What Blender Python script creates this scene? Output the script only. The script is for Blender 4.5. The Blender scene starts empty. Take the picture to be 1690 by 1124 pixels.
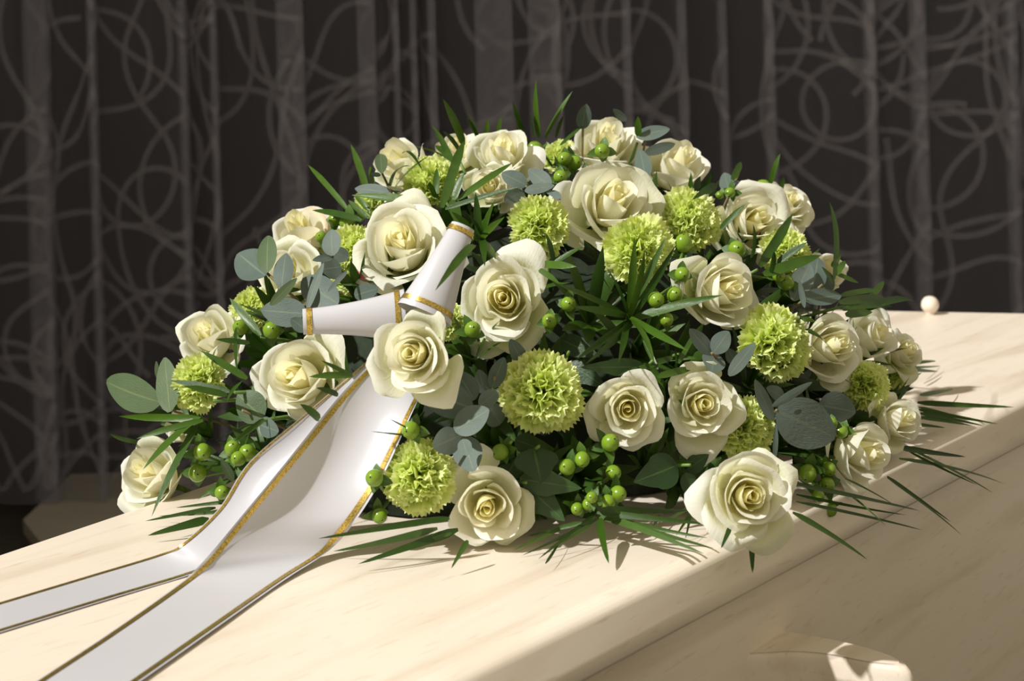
import bpy, math, random
from mathutils import Vector, Matrix

# ------------------------------------------------------------------ camera, light, exposure
F, HX, HY = 2600.0, 845.0, 150.0          # focal length in pixels, principal point (vertical shift lens)
CAMH, ROLL = 0.328, -0.028
scene = bpy.context.scene
col = scene.collection
cam_d = bpy.data.cameras.new('camera')
cam_d.sensor_width = 36.0
cam_d.lens = 36.0 * F / 1690.0
cam_d.shift_y = -(562.0 - HY) / 1690.0
cam_d.clip_start = 0.02
cam_d.dof.use_dof = True
cam_d.dof.focus_distance = 1.24
cam_d.dof.aperture_fstop = 11.0
cam = bpy.data.objects.new('camera', cam_d)
cam.location = (0, 0, CAMH)
cam.rotation_euler = (Matrix.Rotation(math.pi / 2, 3, 'X') @ Matrix.Rotation(ROLL, 3, 'Z')).to_euler()
col.objects.link(cam)
scene.camera = cam

world = bpy.data.worlds.new('world')
scene.world = world
world.use_nodes = True
world.node_tree.nodes['Background'].inputs[0].default_value = (1.0, 0.86, 0.61, 1)
world.node_tree.nodes['Background'].inputs[1].default_value = 0.50

SUN_TO = Vector((-0.62, -0.37, 0.69)).normalized()
sun_d = bpy.data.lights.new('sun', 'SUN')
sun_d.energy = 4.6
sun_d.angle = math.radians(1.2)
sun_d.color = (1.0, 0.975, 0.95)
sun = bpy.data.objects.new('sun', sun_d)
sun.rotation_euler = SUN_TO.to_track_quat('Z', 'Y').to_euler()
sun.location = (-3, -1, 4)
col.objects.link(sun)

vs = scene.view_settings
vs.view_transform = 'Standard'
vs.look = 'None'
vs.exposure = 0.08
vs.gamma = 1.0
vs.use_curve_mapping = False
scene.cycles.transparent_max_bounces = 32

# ------------------------------------------------------------------ pixel to place helpers
CAMP = Vector((0, 0, CAMH))
_c, _s = math.cos(ROLL), math.sin(ROLL)
def ray(px, py):
    x, y = (px - HX) / F, (HY - py) / F
    return Vector((_c * x - _s * y, 1.0, _s * x + _c * y))
def PY(px, py, d): return CAMP + ray(px, py) * d
def PZ(px, py, z=0.0):
    r = ray(px, py)
    return CAMP + r * ((z - CAMH) / r.z)
N0 = PZ(700, 1124)
U = (PZ(1690, 656) - N0).normalized()
V = Vector((-U.y, U.x, 0))
def PV(px, py, w):                         # on the vertical plane w in front of the coffin's near side
    r = ray(px, py)
    t = (-w - (CAMP - N0).dot(V)) / r.dot(V)
    return CAMP + r * t
DC = Vector((0.035, 1.50, 0.0))
DA, DB, DCZ = 0.415, 0.325, 0.275
def _unit(p): return Vector((p.dot(U) / DA, p.dot(V) / DB, p.z / DCZ))
def PD(px, py, k=1.0, push=0.0):           # on the mound of flowers (an ellipsoid), nearest point if beside it
    r = ray(px, py)
    o, d = _unit(CAMP - DC) , _unit(r)
    A, B, Cc = d.dot(d), o.dot(d), o.dot(o) - k * k
    D = B * B - A * Cc
    t = -B / A if D < 0 else (-B - math.sqrt(D)) / A
    p = CAMP + r * (t + push)
    if p.z < 0.006: p = PZ(px, py, 0.006) if (PZ(px, py, 0.006) - N0).dot(V) > 0 else p
    return p
def dome_normal(p):
    q = p - DC
    a, b = q.dot(U), q.dot(V)
    n = U * (a / DA ** 2) + V * (b / DB ** 2) + Vector((0, 0, max(q.z, 0.02) / DCZ ** 2))
    return n.normalized()

# ------------------------------------------------------------------ object helpers
def setp(o, label=None, cat=None, group=None, kind=None):
    if label: o['label'] = label
    if cat: o['category'] = cat
    if group: o['group'] = group
    if kind: o['kind'] = kind
    return o
def empty(name, loc=(0, 0, 0), rot=None, scale=1.0):
    o = bpy.data.objects.new(name, None)
    o.empty_display_size = 0.02
    col.objects.link(o)
    M = Matrix.Translation(Vector(loc))
    if rot is not None: M = M @ rot.to_4x4()
    o.matrix_world = M @ Matrix.Scale(scale, 4)
    return o
def make_mesh(name, verts, faces, mat, uvs=None, smooth=True, mats=None, fm=None):
    me = bpy.data.meshes.new(name)
    me.from_pydata([tuple(v) for v in verts], [], faces)
    for m in (mats or [mat]): me.materials.append(m)
    if smooth: me.polygons.foreach_set('use_smooth', [True] * len(me.polygons))
    if fm: me.polygons.foreach_set('material_index', fm)
    if uvs:
        lay = me.uv_layers.new(name='UVMap')
        for l in me.loops: lay.data[l.index].uv = uvs[l.vertex_index]
    me.update()
    return me
def link(name, me, parent=None, mw=None):
    o = bpy.data.objects.new(name, me)
    col.objects.link(o)
    if parent: o.parent = parent
    if mw is not None: o.matrix_local = mw
    return o
def gridf(nu, nv, close=False):
    f = []
    for j in range(nv - 1):
        for i in range(nu if close else nu - 1):
            a, b = j * nu + i, j * nu + (i + 1) % nu
            f.append((a, b, b + nu, a + nu))
    return f
def tube(pts, rads, n=6):
    vs_, prev = [], None
    m = len(pts)
    for i, p in enumerate(pts):
        t = (pts[min(i + 1, m - 1)] - pts[max(i - 1, 0)]).normalized()
        a = t.orthogonal().normalized() if prev is None else (prev - t * prev.dot(t)).normalized()
        prev = a
        b = t.cross(a)
        for k in range(n):
            th = 2 * math.pi * k / n
            vs_.append(p + (a * math.cos(th) + b * math.sin(th)) * rads[i])
    f = gridf(n, m, True)
    f.append(tuple(range(n))[::-1]); f.append(tuple(range((m - 1) * n, m * n)))
    return vs_, f
def catmull(pts, n):
    P = [pts[0] * 2 - pts[1]] + list(pts) + [pts[-1] * 2 - pts[-2]]
    out, segs = [], len(pts) - 1
    for k in range(n):
        x = k / (n - 1) * segs
        i = min(int(x), segs - 1); t = x - i
        a, b, c, d = P[i], P[i + 1], P[i + 2], P[i + 3]
        out.append(0.5 * ((2 * b) + (c - a) * t + (2 * a - 5 * b + 4 * c - d) * t * t + (3 * b - a - 3 * c + d) * t ** 3))
    return out

# ------------------------------------------------------------------ materials
def newmat(name):
    m = bpy.data.materials.new(name); m.use_nodes = True
    nt = m.node_tree
    return m, nt, nt.nodes['Principled BSDF'], nt.nodes['Material Output']
def ramp(nt, stops):
    r = nt.nodes.new('ShaderNodeValToRGB')
    e = r.color_ramp.elements
    while len(e) < len(stops): e.new(0.5)
    for k, (p, c) in enumerate(stops): e[k].position = p; e[k].color = (*c, 1)
    return r
def plain(name, c, rough=0.5, metal=0.0, var=0.0, scale=40, spec=0.5):
    m, nt, b, out = newmat(name)
    b.inputs['Roughness'].default_value = rough
    b.inputs['Metallic'].default_value = metal
    b.inputs['Specular IOR Level'].default_value = spec
    tc = nt.nodes.new('ShaderNodeTexCoord'); no = nt.nodes.new('ShaderNodeTexNoise')
    no.inputs['Scale'].default_value = scale
    nt.links.new(tc.outputs['Object'], no.inputs['Vector'])
    r = ramp(nt, [(0.3, tuple(x * (1 - var) for x in c)), (0.7, tuple(min(1, x * (1 + var)) for x in c))])
    nt.links.new(no.outputs[0], r.inputs[0]); nt.links.new(r.outputs[0], b.inputs['Base Color'])
    return m
def petal_mat(name, stops, transl=0.3, rough=0.55, tcol=(0.9, 0.85, 0.55), bump=0.12):
    m, nt, b, out = newmat(name)
    L = nt.links
    uv = nt.nodes.new('ShaderNodeUVMap'); sp = nt.nodes.new('ShaderNodeSeparateXYZ')
    L.new(uv.outputs[0], sp.inputs[0])
    r = ramp(nt, stops); L.new(sp.outputs['Y'], r.inputs[0])
    oi = nt.nodes.new('ShaderNodeObjectInfo')
    hs = nt.nodes.new('ShaderNodeHueSaturation')
    mr = nt.nodes.new('ShaderNodeMapRange')
    mr.inputs['To Min'].default_value = 0.9; mr.inputs['To Max'].default_value = 1.04
    L.new(oi.outputs['Random'], mr.inputs[0]); L.new(mr.outputs[0], hs.inputs['Value'])
    ms = nt.nodes.new('ShaderNodeMapRange')
    ms.inputs['To Min'].default_value = 1.15; ms.inputs['To Max'].default_value = 0.75
    L.new(oi.outputs['Random'], ms.inputs[0]); L.new(ms.outputs[0], hs.inputs['Saturation'])
    L.new(r.outputs[0], hs.inputs['Color']); L.new(hs.outputs[0], b.inputs['Base Color'])
    # fine veins along the petal
    mp = nt.nodes.new('ShaderNodeMapping'); mp.inputs['Scale'].default_value = (14, 1.6, 1)
    L.new(uv.outputs[0], mp.inputs[0])
    nz = nt.nodes.new('ShaderNodeTexNoise'); nz.inputs['Scale'].default_value = 3.0
    L.new(mp.outputs[0], nz.inputs['Vector'])
    bp = nt.nodes.new('ShaderNodeBump'); bp.inputs['Strength'].default_value = bump; bp.inputs['Distance'].default_value = 0.004
    L.new(nz.outputs[0], bp.inputs['Height']); L.new(bp.outputs[0], b.inputs['Normal'])
    b.inputs['Roughness'].default_value = rough
    b.inputs['Specular IOR Level'].default_value = 0.25
    tr = nt.nodes.new('ShaderNodeBsdfTranslucent')
    mx = nt.nodes.new('ShaderNodeMix'); mx.data_type = 'RGBA'; mx.blend_type = 'MULTIPLY'; mx.inputs[0].default_value = 1
    L.new(hs.outputs[0], mx.inputs[6]); mx.inputs[7].default_value = (*tcol, 1)
    L.new(mx.outputs[2], tr.inputs['Color'])
    ms2 = nt.nodes.new('ShaderNodeMixShader'); ms2.inputs[0].default_value = transl
    L.new(b.outputs[0], ms2.inputs[1]); L.new(tr.outputs[0], ms2.inputs[2]); L.new(ms2.outputs[0], out.inputs['Surface'])
    return m
def leaf_mat(name, c1, c2, rough=0.35, transl=0.2, vein=None, spec=0.5):
    m, nt, b, out = newmat(name)
    L = nt.links
    uv = nt.nodes.new('ShaderNodeUVMap'); oi = nt.nodes.new('ShaderNodeObjectInfo')
    tc = nt.nodes.new('ShaderNodeTexCoord')
    nz = nt.nodes.new('ShaderNodeTexNoise'); nz.inputs['Scale'].default_value = 90
    L.new(tc.outputs['Object'], nz.inputs['Vector'])
    ad = nt.nodes.new('ShaderNodeMath'); ad.operation = 'ADD'
    mu = nt.nodes.new('ShaderNodeMath'); mu.operation = 'MULTIPLY'; mu.inputs[1].default_value = 0.55
    L.new(oi.outputs['Random'], mu.inputs[0]); L.new(mu.outputs[0], ad.inputs[0])
    mu2 = nt.nodes.new('ShaderNodeMath'); mu2.operation = 'MULTIPLY'; mu2.inputs[1].default_value = 0.45
    L.new(nz.outputs[0], mu2.inputs[0]); L.new(mu2.outputs[0], ad.inputs[1])
    r = ramp(nt, [(0.1, c1), (0.9, c2)]); L.new(ad.outputs[0], r.inputs[0])
    last = r.outputs[0]
    if vein:
        sp = nt.nodes.new('ShaderNodeSeparateXYZ'); L.new(uv.outputs[0], sp.inputs[0])
        a = nt.nodes.new('ShaderNodeMath'); a.operation = 'SUBTRACT'; a.inputs[1].default_value = 0.5; L.new(sp.outputs['X'], a.inputs[0])
        a2 = nt.nodes.new('ShaderNodeMath'); a2.operation = 'ABSOLUTE'; L.new(a.outputs[0], a2.inputs[0])
        mr = nt.nodes.new('ShaderNodeMapRange'); mr.inputs['From Min'].default_value = 0.015; mr.inputs['From Max'].default_value = 0.04
        mr.inputs['To Min'].default_value = 0.6; mr.inputs['To Max'].default_value = 0.0
        L.new(a2.outputs[0], mr.inputs[0])
        mx = nt.nodes.new('ShaderNodeMix'); mx.data_type = 'RGBA'
        L.new(mr.outputs[0], mx.inputs[0]); L.new(last, mx.inputs[6]); mx.inputs[7].default_value = (*vein, 1)
        last = mx.outputs[2]
    L.new(last, b.inputs['Base Color'])
    mp = nt.nodes.new('ShaderNodeMapping'); mp.inputs['Scale'].default_value = (9, 3, 1); L.new(uv.outputs[0], mp.inputs[0])
    n2 = nt.nodes.new('ShaderNodeTexNoise'); n2.inputs['Scale'].default_value = 4; L.new(mp.outputs[0], n2.inputs['Vector'])
    bp = nt.nodes.new('ShaderNodeBump'); bp.inputs['Strength'].default_value = 0.2; bp.inputs['Distance'].default_value = 0.003
    L.new(n2.outputs[0], bp.inputs['Height']); L.new(bp.outputs[0], b.inputs['Normal'])
    b.inputs['Roughness'].default_value = rough
    b.inputs['Specular IOR Level'].default_value = spec
    tr = nt.nodes.new('ShaderNodeBsdfTranslucent'); L.new(last, tr.inputs['Color'])
    ms2 = nt.nodes.new('ShaderNodeMixShader'); ms2.inputs[0].default_value = transl
    L.new(b.outputs[0], ms2.inputs[1]); L.new(tr.outputs[0], ms2.inputs[2]); L.new(ms2.outputs[0], out.inputs['Surface'])
    return m

M = {}
TW = (1.0, 0.97, 0.86)
M['petal_inner'] = petal_mat('petal_inner', [(0.0, (0.97, 0.88, 0.32)), (0.5, (0.97, 0.93, 0.52)), (1.0, (0.97, 0.96, 0.74))], 0.55, tcol=TW)
M['petal'] = petal_mat('petal', [(0.0, (0.74, 0.74, 0.32)), (0.25, (0.94, 0.92, 0.64)), (0.7, (0.95, 0.95, 0.80)), (1.0, (0.95, 0.96, 0.86))], 0.44, tcol=TW)
M['petal_outer'] = petal_mat('petal_outer', [(0.0, (0.62, 0.70, 0.26)), (0.3, (0.91, 0.91, 0.64)), (0.7, (0.94, 0.95, 0.81)), (1.0, (0.95, 0.96, 0.87))], 0.42, tcol=TW)
M['petal_guard'] = petal_mat('petal_guard', [(0.0, (0.52, 0.62, 0.20)), (0.5, (0.82, 0.84, 0.54)), (1.0, (0.90, 0.91, 0.73))], 0.38, tcol=TW)
M['petal_brown'] = petal_mat('petal_brown', [(0.0, (0.62, 0.70, 0.26)), (0.4, (0.91, 0.88, 0.68)), (0.78, (0.92, 0.86, 0.70)), (0.93, (0.80, 0.62, 0.38)), (1.0, (0.70, 0.50, 0.28))], 0.3, tcol=TW)
M['petal_pink'] = petal_mat('petal_pink', [(0.0, (0.62, 0.70, 0.26)), (0.4, (0.88, 0.88, 0.66)), (1.0, (0.92, 0.91, 0.76))], 0.3, tcol=TW)
def pink_streak(m):
    nt = m.node_tree; L = nt.links; b = nt.nodes['Principled BSDF']
    src = b.inputs['Base Color'].links[0].from_socket
    uv = nt.nodes.new('ShaderNodeUVMap'); mp = nt.nodes.new('ShaderNodeMapping')
    mp.inputs['Scale'].default_value = (3.2, 9.0, 1); L.new(uv.outputs[0], mp.inputs[0])
    nz = nt.nodes.new('ShaderNodeTexNoise'); nz.inputs['Scale'].default_value = 4.0; L.new(uv.outputs[0], nz.inputs['Vector'])
    sb = nt.nodes.new('ShaderNodeVectorMath'); sb.operation = 'DISTANCE'; sb.inputs[1].default_value = (1.75, 7.9, 0); L.new(mp.outputs[0], sb.inputs[0])
    ad = nt.nodes.new('ShaderNodeMath'); ad.operation = 'ADD'; L.new(sb.outputs['Value'], ad.inputs[0]); L.new(nz.outputs[0], ad.inputs[1])
    mr = nt.nodes.new('ShaderNodeMapRange'); mr.inputs['From Min'].default_value = 0.62; mr.inputs['From Max'].default_value = 0.80
    mr.inputs['To Min'].default_value = 0.9; mr.inputs['To Max'].default_value = 0.0; L.new(ad.outputs[0], mr.inputs[0])
    mx = nt.nodes.new('ShaderNodeMix'); mx.data_type = 'RGBA'; L.new(mr.outputs[0], mx.inputs[0]); L.new(src, mx.inputs[6])
    mx.inputs[7].default_value = (0.62, 0.05, 0.12, 1); L.new(mx.outputs[2], b.inputs['Base Color'])
pink_streak(M['petal_pink'])
M['carnation'] = petal_mat('carnation', [(0.0, (0.62, 0.76, 0.13)), (0.5, (0.80, 0.90, 0.25)), (0.85, (0.85, 0.93, 0.34)), (1.0, (0.91, 0.96, 0.52))], 0.46, 0.6, (0.96, 1.0, 0.65), 0.3)
M['sepal'] = leaf_mat('sepal', (0.05, 0.12, 0.015), (0.14, 0.24, 0.04), 0.5)
M['stem'] = plain('stem', (0.10, 0.19, 0.03), 0.45, var=0.2)
M['brown_stem'] = plain('brown_stem', (0.20, 0.16, 0.07), 0.5, var=0.2)
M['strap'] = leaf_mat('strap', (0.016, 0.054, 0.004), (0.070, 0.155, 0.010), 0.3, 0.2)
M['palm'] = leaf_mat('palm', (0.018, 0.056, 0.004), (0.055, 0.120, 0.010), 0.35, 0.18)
M['eucalyptus'] = leaf_mat('eucalyptus', (0.085, 0.125, 0.105), (0.155, 0.200, 0.175), 0.55, 0.12, (0.20, 0.25, 0.17), 0.3)
M['eucalyptus_green'] = leaf_mat('eucalyptus_green', (0.07, 0.115, 0.055), (0.11, 0.165, 0.08), 0.5, 0.15, (0.20, 0.25, 0.10), 0.35)
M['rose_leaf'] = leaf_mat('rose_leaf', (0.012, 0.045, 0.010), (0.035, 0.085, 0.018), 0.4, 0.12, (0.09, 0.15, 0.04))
M['berry_leaf'] = leaf_mat('berry_leaf', (0.035, 0.095, 0.010), (0.10, 0.20, 0.026), 0.4, 0.15, (0.12, 0.22, 0.05))
M['berry'] = plain('berry', (0.17, 0.29, 0.018), 0.25, var=0.15, scale=60)
M['berry_tip'] = plain('berry_tip', (0.03, 0.02, 0.008), 0.6)
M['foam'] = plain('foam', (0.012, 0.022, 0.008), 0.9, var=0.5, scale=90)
M['satin'] = plain('satin', (0.53, 0.53, 0.565), 0.28, var=0.015, scale=8)
M['satin'].node_tree.nodes['Principled BSDF'].inputs['Sheen Weight'].default_value = 0.2
M['gold'] = plain('gold', (0.55, 0.40, 0.10), 0.32, metal=0.85, var=0.45, scale=900)

def wood(name, rough, tint=1.0):
    m, nt, b, out = newmat(name)
    L = nt.links
    tc = nt.nodes.new('ShaderNodeTexCoord')
    mp = nt.nodes.new('ShaderNodeMapping'); mp.inputs['Scale'].default_value = (1.6, 16, 16)
    L.new(tc.outputs['Object'], mp.inputs[0])
    n1 = nt.nodes.new('ShaderNodeTexNoise'); n1.inputs['Scale'].default_value = 1.8; n1.inputs['Detail'].default_value = 6; n1.inputs['Distortion'].default_value = 0.5
    L.new(mp.outputs[0], n1.inputs['Vector'])
    r1 = ramp(nt, [(0.30, (0.66 * tint, 0.565 * tint, 0.450 * tint)), (0.46, (0.755 * tint, 0.67 * tint, 0.56 * tint)), (0.58, (0.77 * tint, 0.69 * tint, 0.585 * tint)), (0.75, (0.72 * tint, 0.625 * tint, 0.51 * tint))])
    L.new(n1.outputs[0], r1.inputs[0])
    # short dark flecks along the grain
    mp2 = nt.nodes.new('ShaderNodeMapping'); mp2.inputs['Scale'].default_value = (14, 90, 90)
    L.new(tc.outputs['Object'], mp2.inputs[0])
    n2 = nt.nodes.new('ShaderNodeTexNoise'); n2.inputs['Scale'].default_value = 2.2; n2.inputs['Detail'].default_value = 3
    L.new(mp2.outputs[0], n2.inputs['Vector'])
    r2 = ramp(nt, [(0.24, (0.86, 0.82, 0.78)), (0.40, (1, 1, 1))])
    L.new(n2.outputs[0], r2.inputs[0])
    mx = nt.nodes.new('ShaderNodeMix'); mx.data_type = 'RGBA'; mx.blend_type = 'MULTIPLY'; mx.inputs[0].default_value = 1
    L.new(r1.outputs[0], mx.inputs[6]); L.new(r2.outputs[0], mx.inputs[7]); L.new(mx.outputs[2], b.inputs['Base Color'])
    bp = nt.nodes.new('ShaderNodeBump'); bp.inputs['Strength'].default_value = 0.05; bp.inputs['Distance'].default_value = 0.002
    L.new(n1.outputs[0], bp.inputs['Height']); L.new(bp.outputs[0], b.inputs['Normal'])
    b.inputs['Roughness'].default_value = rough
    return m
M['wood'] = wood('pale_wood', 0.42)
M['wall'] = plain('wall_paint', (0.62, 0.58, 0.52), 0.8, var=0.03, scale=3)
M['dark_wall'] = plain('dark_wall_paint', (0.006, 0.0055, 0.0055), 0.9, var=0.1, scale=3)
M['floor'] = plain('floor_dark', (0.030, 0.027, 0.024), 0.6, var=0.15, scale=6)
M['platform'] = plain('platform_grey', (0.34, 0.32, 0.285), 0.6, var=0.06, scale=5)
M['frame'] = plain('frame_white', (0.75, 0.74, 0.72), 0.5, var=0.02)
def sheer(name, c, alpha):
    m, nt, b, out = newmat(name)
    L = nt.links
    b.inputs['Base Color'].default_value = (*c, 1); b.inputs['Roughness'].default_value = 0.8
    b.inputs['Specular IOR Level'].default_value = 0.1
    tc = nt.nodes.new('ShaderNodeTexCoord')
    mp = nt.nodes.new('ShaderNodeMapping'); mp.inputs['Scale'].default_value = (60, 60, 1.0); L.new(tc.outputs['Object'], mp.inputs[0])
    nz = nt.nodes.new('ShaderNodeTexNoise'); nz.inputs['Scale'].default_value = 1.5; L.new(mp.outputs[0], nz.inputs['Vector'])
    mr = nt.nodes.new('ShaderNodeMapRange'); mr.inputs['To Min'].default_value = alpha * 0.75; mr.inputs['To Max'].default_value = alpha * 1.25
    L.new(nz.outputs[0], mr.inputs[0])
    t = nt.nodes.new('ShaderNodeBsdfTransparent'); mx = nt.nodes.new('ShaderNodeMixShader')
    L.new(mr.outputs[0], mx.inputs[0]); L.new(t.outputs[0], mx.inputs[1]); L.new(b.outputs[0], mx.inputs[2]); L.new(mx.outputs[0], out.inputs['Surface'])
    return m
M['voile'] = sheer('voile', (0.285, 0.285, 0.365), 0.21)
M['tape'] = sheer('voile_tape', (0.41, 0.40, 0.49), 0.26)

# ------------------------------------------------------------------ the room
FZ = -0.62
CY = 3.62
def boxm(name, x0, x1, y0, y1, z0, z1, mat, parent=None):
    v = [(x, y, z) for z in (z0, z1) for y in (y0, y1) for x in (x0, x1)]
    f = [(0, 2, 3, 1), (4, 5, 7, 6), (0, 1, 5, 4), (2, 6, 7, 3), (0, 4, 6, 2), (1, 3, 7, 5)]
    return link(name, make_mesh(name, v, f, mat, smooth=False), parent)
setp(boxm('floor', -1.45, 3.2, -1.5, 4.3, FZ - 0.1, FZ, M['floor']), kind='structure')
setp(boxm('wall_back', -1.45, 3.2, 3.95, 4.05, FZ, 2.6, M['dark_wall']), kind='structure')
WX, wy0, wy1, wz0, wz1 = -1.36, -0.80, 1.32, 0.45, 3.3
wl = setp(empty('sun_mask_wall', (WX, 0, FZ)), kind='structure')  # unseen wall, added to mask the sun from the curtain
def wbox(name, y0, y1, z0, z1, mat, t=0.10, x=0.0, parent=wl):
    return boxm(name, x - t, x, y0, y1, z0 - FZ, z1 - FZ, mat, parent)
wbox('mask_panel', -1.5, wy0, FZ, 3.5, M['wall'])
wbox('mask_panel', wy1, 3.95, FZ, 3.5, M['wall'])
wbox('mask_panel', wy0, wy1, FZ, wz0, M['wall'])
wbox('mask_panel', wy0, wy1, wz1, 3.5, M['wall'])
wi = setp(empty('sun_opening_1', (WX, 0, FZ)), kind='structure')  # added opening out of view, sized to let sun reach the coffin
for (a, b, c, d) in ((wy0, wy0 + 0.05, wz0, wz1), (wy1 - 0.05, wy1, wz0, wz1), (wy0 + 0.05, wy1 - 0.05, wz0, wz0 + 0.05), (wy0 + 0.05, wy1 - 0.05, wz1 - 0.05, wz1)):
    wbox('opening_frame', a, b, c, d, M['frame'], t=0.06, x=-0.02, parent=wi)
# pale grey step under the curtain
pA = PZ(38, 858, FZ + 0.03); pB = PZ(75, 905, FZ + 0.03)
dxy = (pB - pA); k_ = (2.2 - pB.y) / dxy.y
pts = [(pA.x, pA.y), (pB.x + dxy.x * k_, 2.2), (3.1, 2.2), (3.1, 3.9), (pA.x - 0.01, 3.9)]
nv_ = len(pts)
vv_ = [(x, y, FZ) for x, y in pts] + [(x, y, FZ + 0.03) for x, y in pts]
ff_ = [tuple(range(nv_))[::-1], tuple(range(nv_, 2 * nv_))] + [(i, (i + 1) % nv_, nv_ + (i + 1) % nv_, nv_ + i) for i in range(nv_)]
setp(link('trim_1', make_mesh('platform', vv_, ff_, M['platform'], smooth=False)), kind='structure')

# ------------------------------------------------------------------ curtain
rc = random.Random(5)
bands = [(45, 82), (150, 160), (300, 311), (352, 361), (463, 505), (597, 624), (655, 663), (684, 692), (714, 724), (792, 851), (880, 930), (1036, 1046),
         (1128, 1138), (1196, 1204), (1272, 1282), (1438, 1449), (1514, 1532), (1672, 1682)]
bw = [((PY(a, 300, CY).x), (PY(b, 300, CY).x)) for a, b in bands]
x = bw[-1][1] + 0.15
while x < 2.9: bw.append((x, x + rc.choice([0.015, 0.02, 0.05]))); x += rc.uniform(0.1, 0.3)
plan = [(-1.44, 0.0), (-1.3, 0.01)] if bw[0][0] > -1.28 else [(-1.44, 0.0)]
def arc(px, py, r, a0, a1, n=5):
    return [(px + r * math.cos(a0 + (a1 - a0) * k / n), py + r * math.sin(a0 + (a1 - a0) * k / n)) for k in range(n + 1)]
prevx = -1.3
for (x0, x1) in bw:
    m = (prevx + x0) / 2
    plan += [(m - (x0 - prevx) * 0.2, 0.012 + rc.uniform(-0.006, 0.01)), (m + (x0 - prevx) * 0.25, rc.uniform(-0.012, 0.012))]
    r = 0.007
    plan += [(x0 + (x1 - x0) * 0.3, -2 * r)] + arc(x1 - r * 0.5, -r, r, -math.pi / 2, math.pi / 2) + arc(x0 + r * 0.5, r, r, 1.5 * math.pi, math.pi / 2) + arc(x1 - r * 0.5, 3 * r, r, -math.pi / 2, math.pi / 2) + arc(x0 + r * 0.5, 5 * r, r, 1.5 * math.pi, math.pi / 2)
    prevx = x1
plan += [(3.0, 0.0)]
S = [0.0]
for a, b in zip(plan, plan[1:]): S.append(S[-1] + math.hypot(b[0] - a[0], b[1] - a[1]))
CT = 1.35
def cloth(s, off=0.0):
    lo, hi = 0, len(S) - 1
    while hi - lo > 1:
        mid = (lo + hi) // 2
        if S[mid] <= s: lo = mid
        else: hi = mid
    t = (s - S[lo]) / max(1e-6, S[hi] - S[lo])
    a, b = plan[lo], plan[hi]
    L_ = max(1e-6, math.hypot(b[0] - a[0], b[1] - a[1]))
    nx, ny = (b[1] - a[1]) / L_, -(b[0] - a[0]) / L_
    return a[0] + (b[0] - a[0]) * t + nx * off, a[1] + (b[1] - a[1]) * t + ny * off
cz = [FZ + 0.032, -0.3, 0.0, 0.4, 0.8, CT]
cur = setp(empty('curtain', (0, CY, FZ + 0.032)), 'dark sheer pleated curtain with pale looping tape pattern behind the coffin', 'curtain')
cv, nP = [], len(plan)
for z in cz:
    for i, (a, b) in enumerate(plan):
        cv.append((a, b, z - cz[0]))
link('sheer_cloth', make_mesh('sheer_cloth', cv, gridf(nP, len(cz)), M['voile']), cur)
NT = 140
for k in range(NT):
    s = S[-1] * 0.74 * (k + rc.random()) / NT + 0.07; z = rc.uniform(FZ + 0.1, 1.0)
    h = rc.uniform(0, 6.28); kap = rc.uniform(-8, 8)
    pv, n = [], 110
    hw = 0.0075
    for i in range(n):
        if i % 13 == 0: kap_t = rc.choice([-1, 1]) * rc.uniform(1.5, 13.0)
        kap += (kap_t - kap) * 0.18
        h += kap * 0.02
        s += math.cos(h) * 0.02; z += math.sin(h) * 0.02
        if s < 0.06 or s > S[-1] - 0.06: h = math.pi - h; s = min(max(s, 0.06), S[-1] - 0.06)
        if z < cz[0] + 0.03 or z > CT - 0.03: h = -h; z = min(max(z, cz[0] + 0.03), CT - 0.03)
        for sg in (-1, 1):
            ss = min(max(s - math.sin(h) * hw * sg, 0.01), S[-1] - 0.01)
            X, Y = cloth(ss, 0.0022)
            pv.append((X, Y, z + math.cos(h) * hw * sg - cz[0]))
    link('loop_tape', make_mesh('loop_tape', pv, gridf(2, n), M['tape']), cur)

# ------------------------------------------------------------------ coffin
rotU = Matrix((U, V, Vector((0, 0, 1)))).transposed()
cof = setp(empty('coffin', N0 + Vector((0, 0, FZ)), rotU), 'pale whitewashed wooden coffin with rounded lid edge under the flowers', 'coffin')
def loc(p): return rotU.transposed() @ (p - N0 - Vector((0, 0, FZ)))
outline = [(-0.50, 0.0), (1.567, 0.0), (1.405, 0.47), (0.90, 0.535), (-0.50, 0.36)]
def inset(poly, d):
    n, out = len(poly), []
    for i in range(n):
        p0, p1, p2 = Vector(poly[i - 1]), Vector(poly[i]), Vector(poly[(i + 1) % n])
        e1, e2 = (p1 - p0).normalized(), (p2 - p1).normalized()
        n1, n2 = Vector((-e1.y, e1.x)), Vector((-e2.y, e2.x))
        b = (n1 + n2).normalized()
        out.append(tuple(p1 + b * (d / max(0.3, b.dot(n1)))))
    return out
def rings(name, rs, mat, parent):
    n = len(rs[0][0]); v = []
    for poly, z in rs: v += [(x, y, z - FZ) for x, y in poly]
    f = gridf(n, len(rs), True) + [tuple(range(n))[::-1], tuple(range((len(rs) - 1) * n, len(rs) * n))]
    o = link(name, make_mesh(name, v, f, mat, smooth=False), parent)
    return o
rr = 0.011
lid_r = [(inset(outline, 0.012), -0.043), (inset(outline, -0.0065), -0.043), (inset(outline, -0.0085), -0.040), (inset(outline, -0.0075), -0.030)]
for k in range(7):
    a = math.pi / 2 * k / 6
    lid_r.append((inset(outline, -0.006 + rr * (1 - math.cos(a))), -rr + rr * math.sin(a)))
lid = rings('lid', lid_r, M['wood'], cof)
for p in lid.data.polygons: p.use_smooth = len(p.vertices) == 4
body_r = [(inset(outline, 0.05), -0.54), (inset(outline, 0.004), -0.0435)]
rings('body', body_r, M['wood'], cof)
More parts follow.
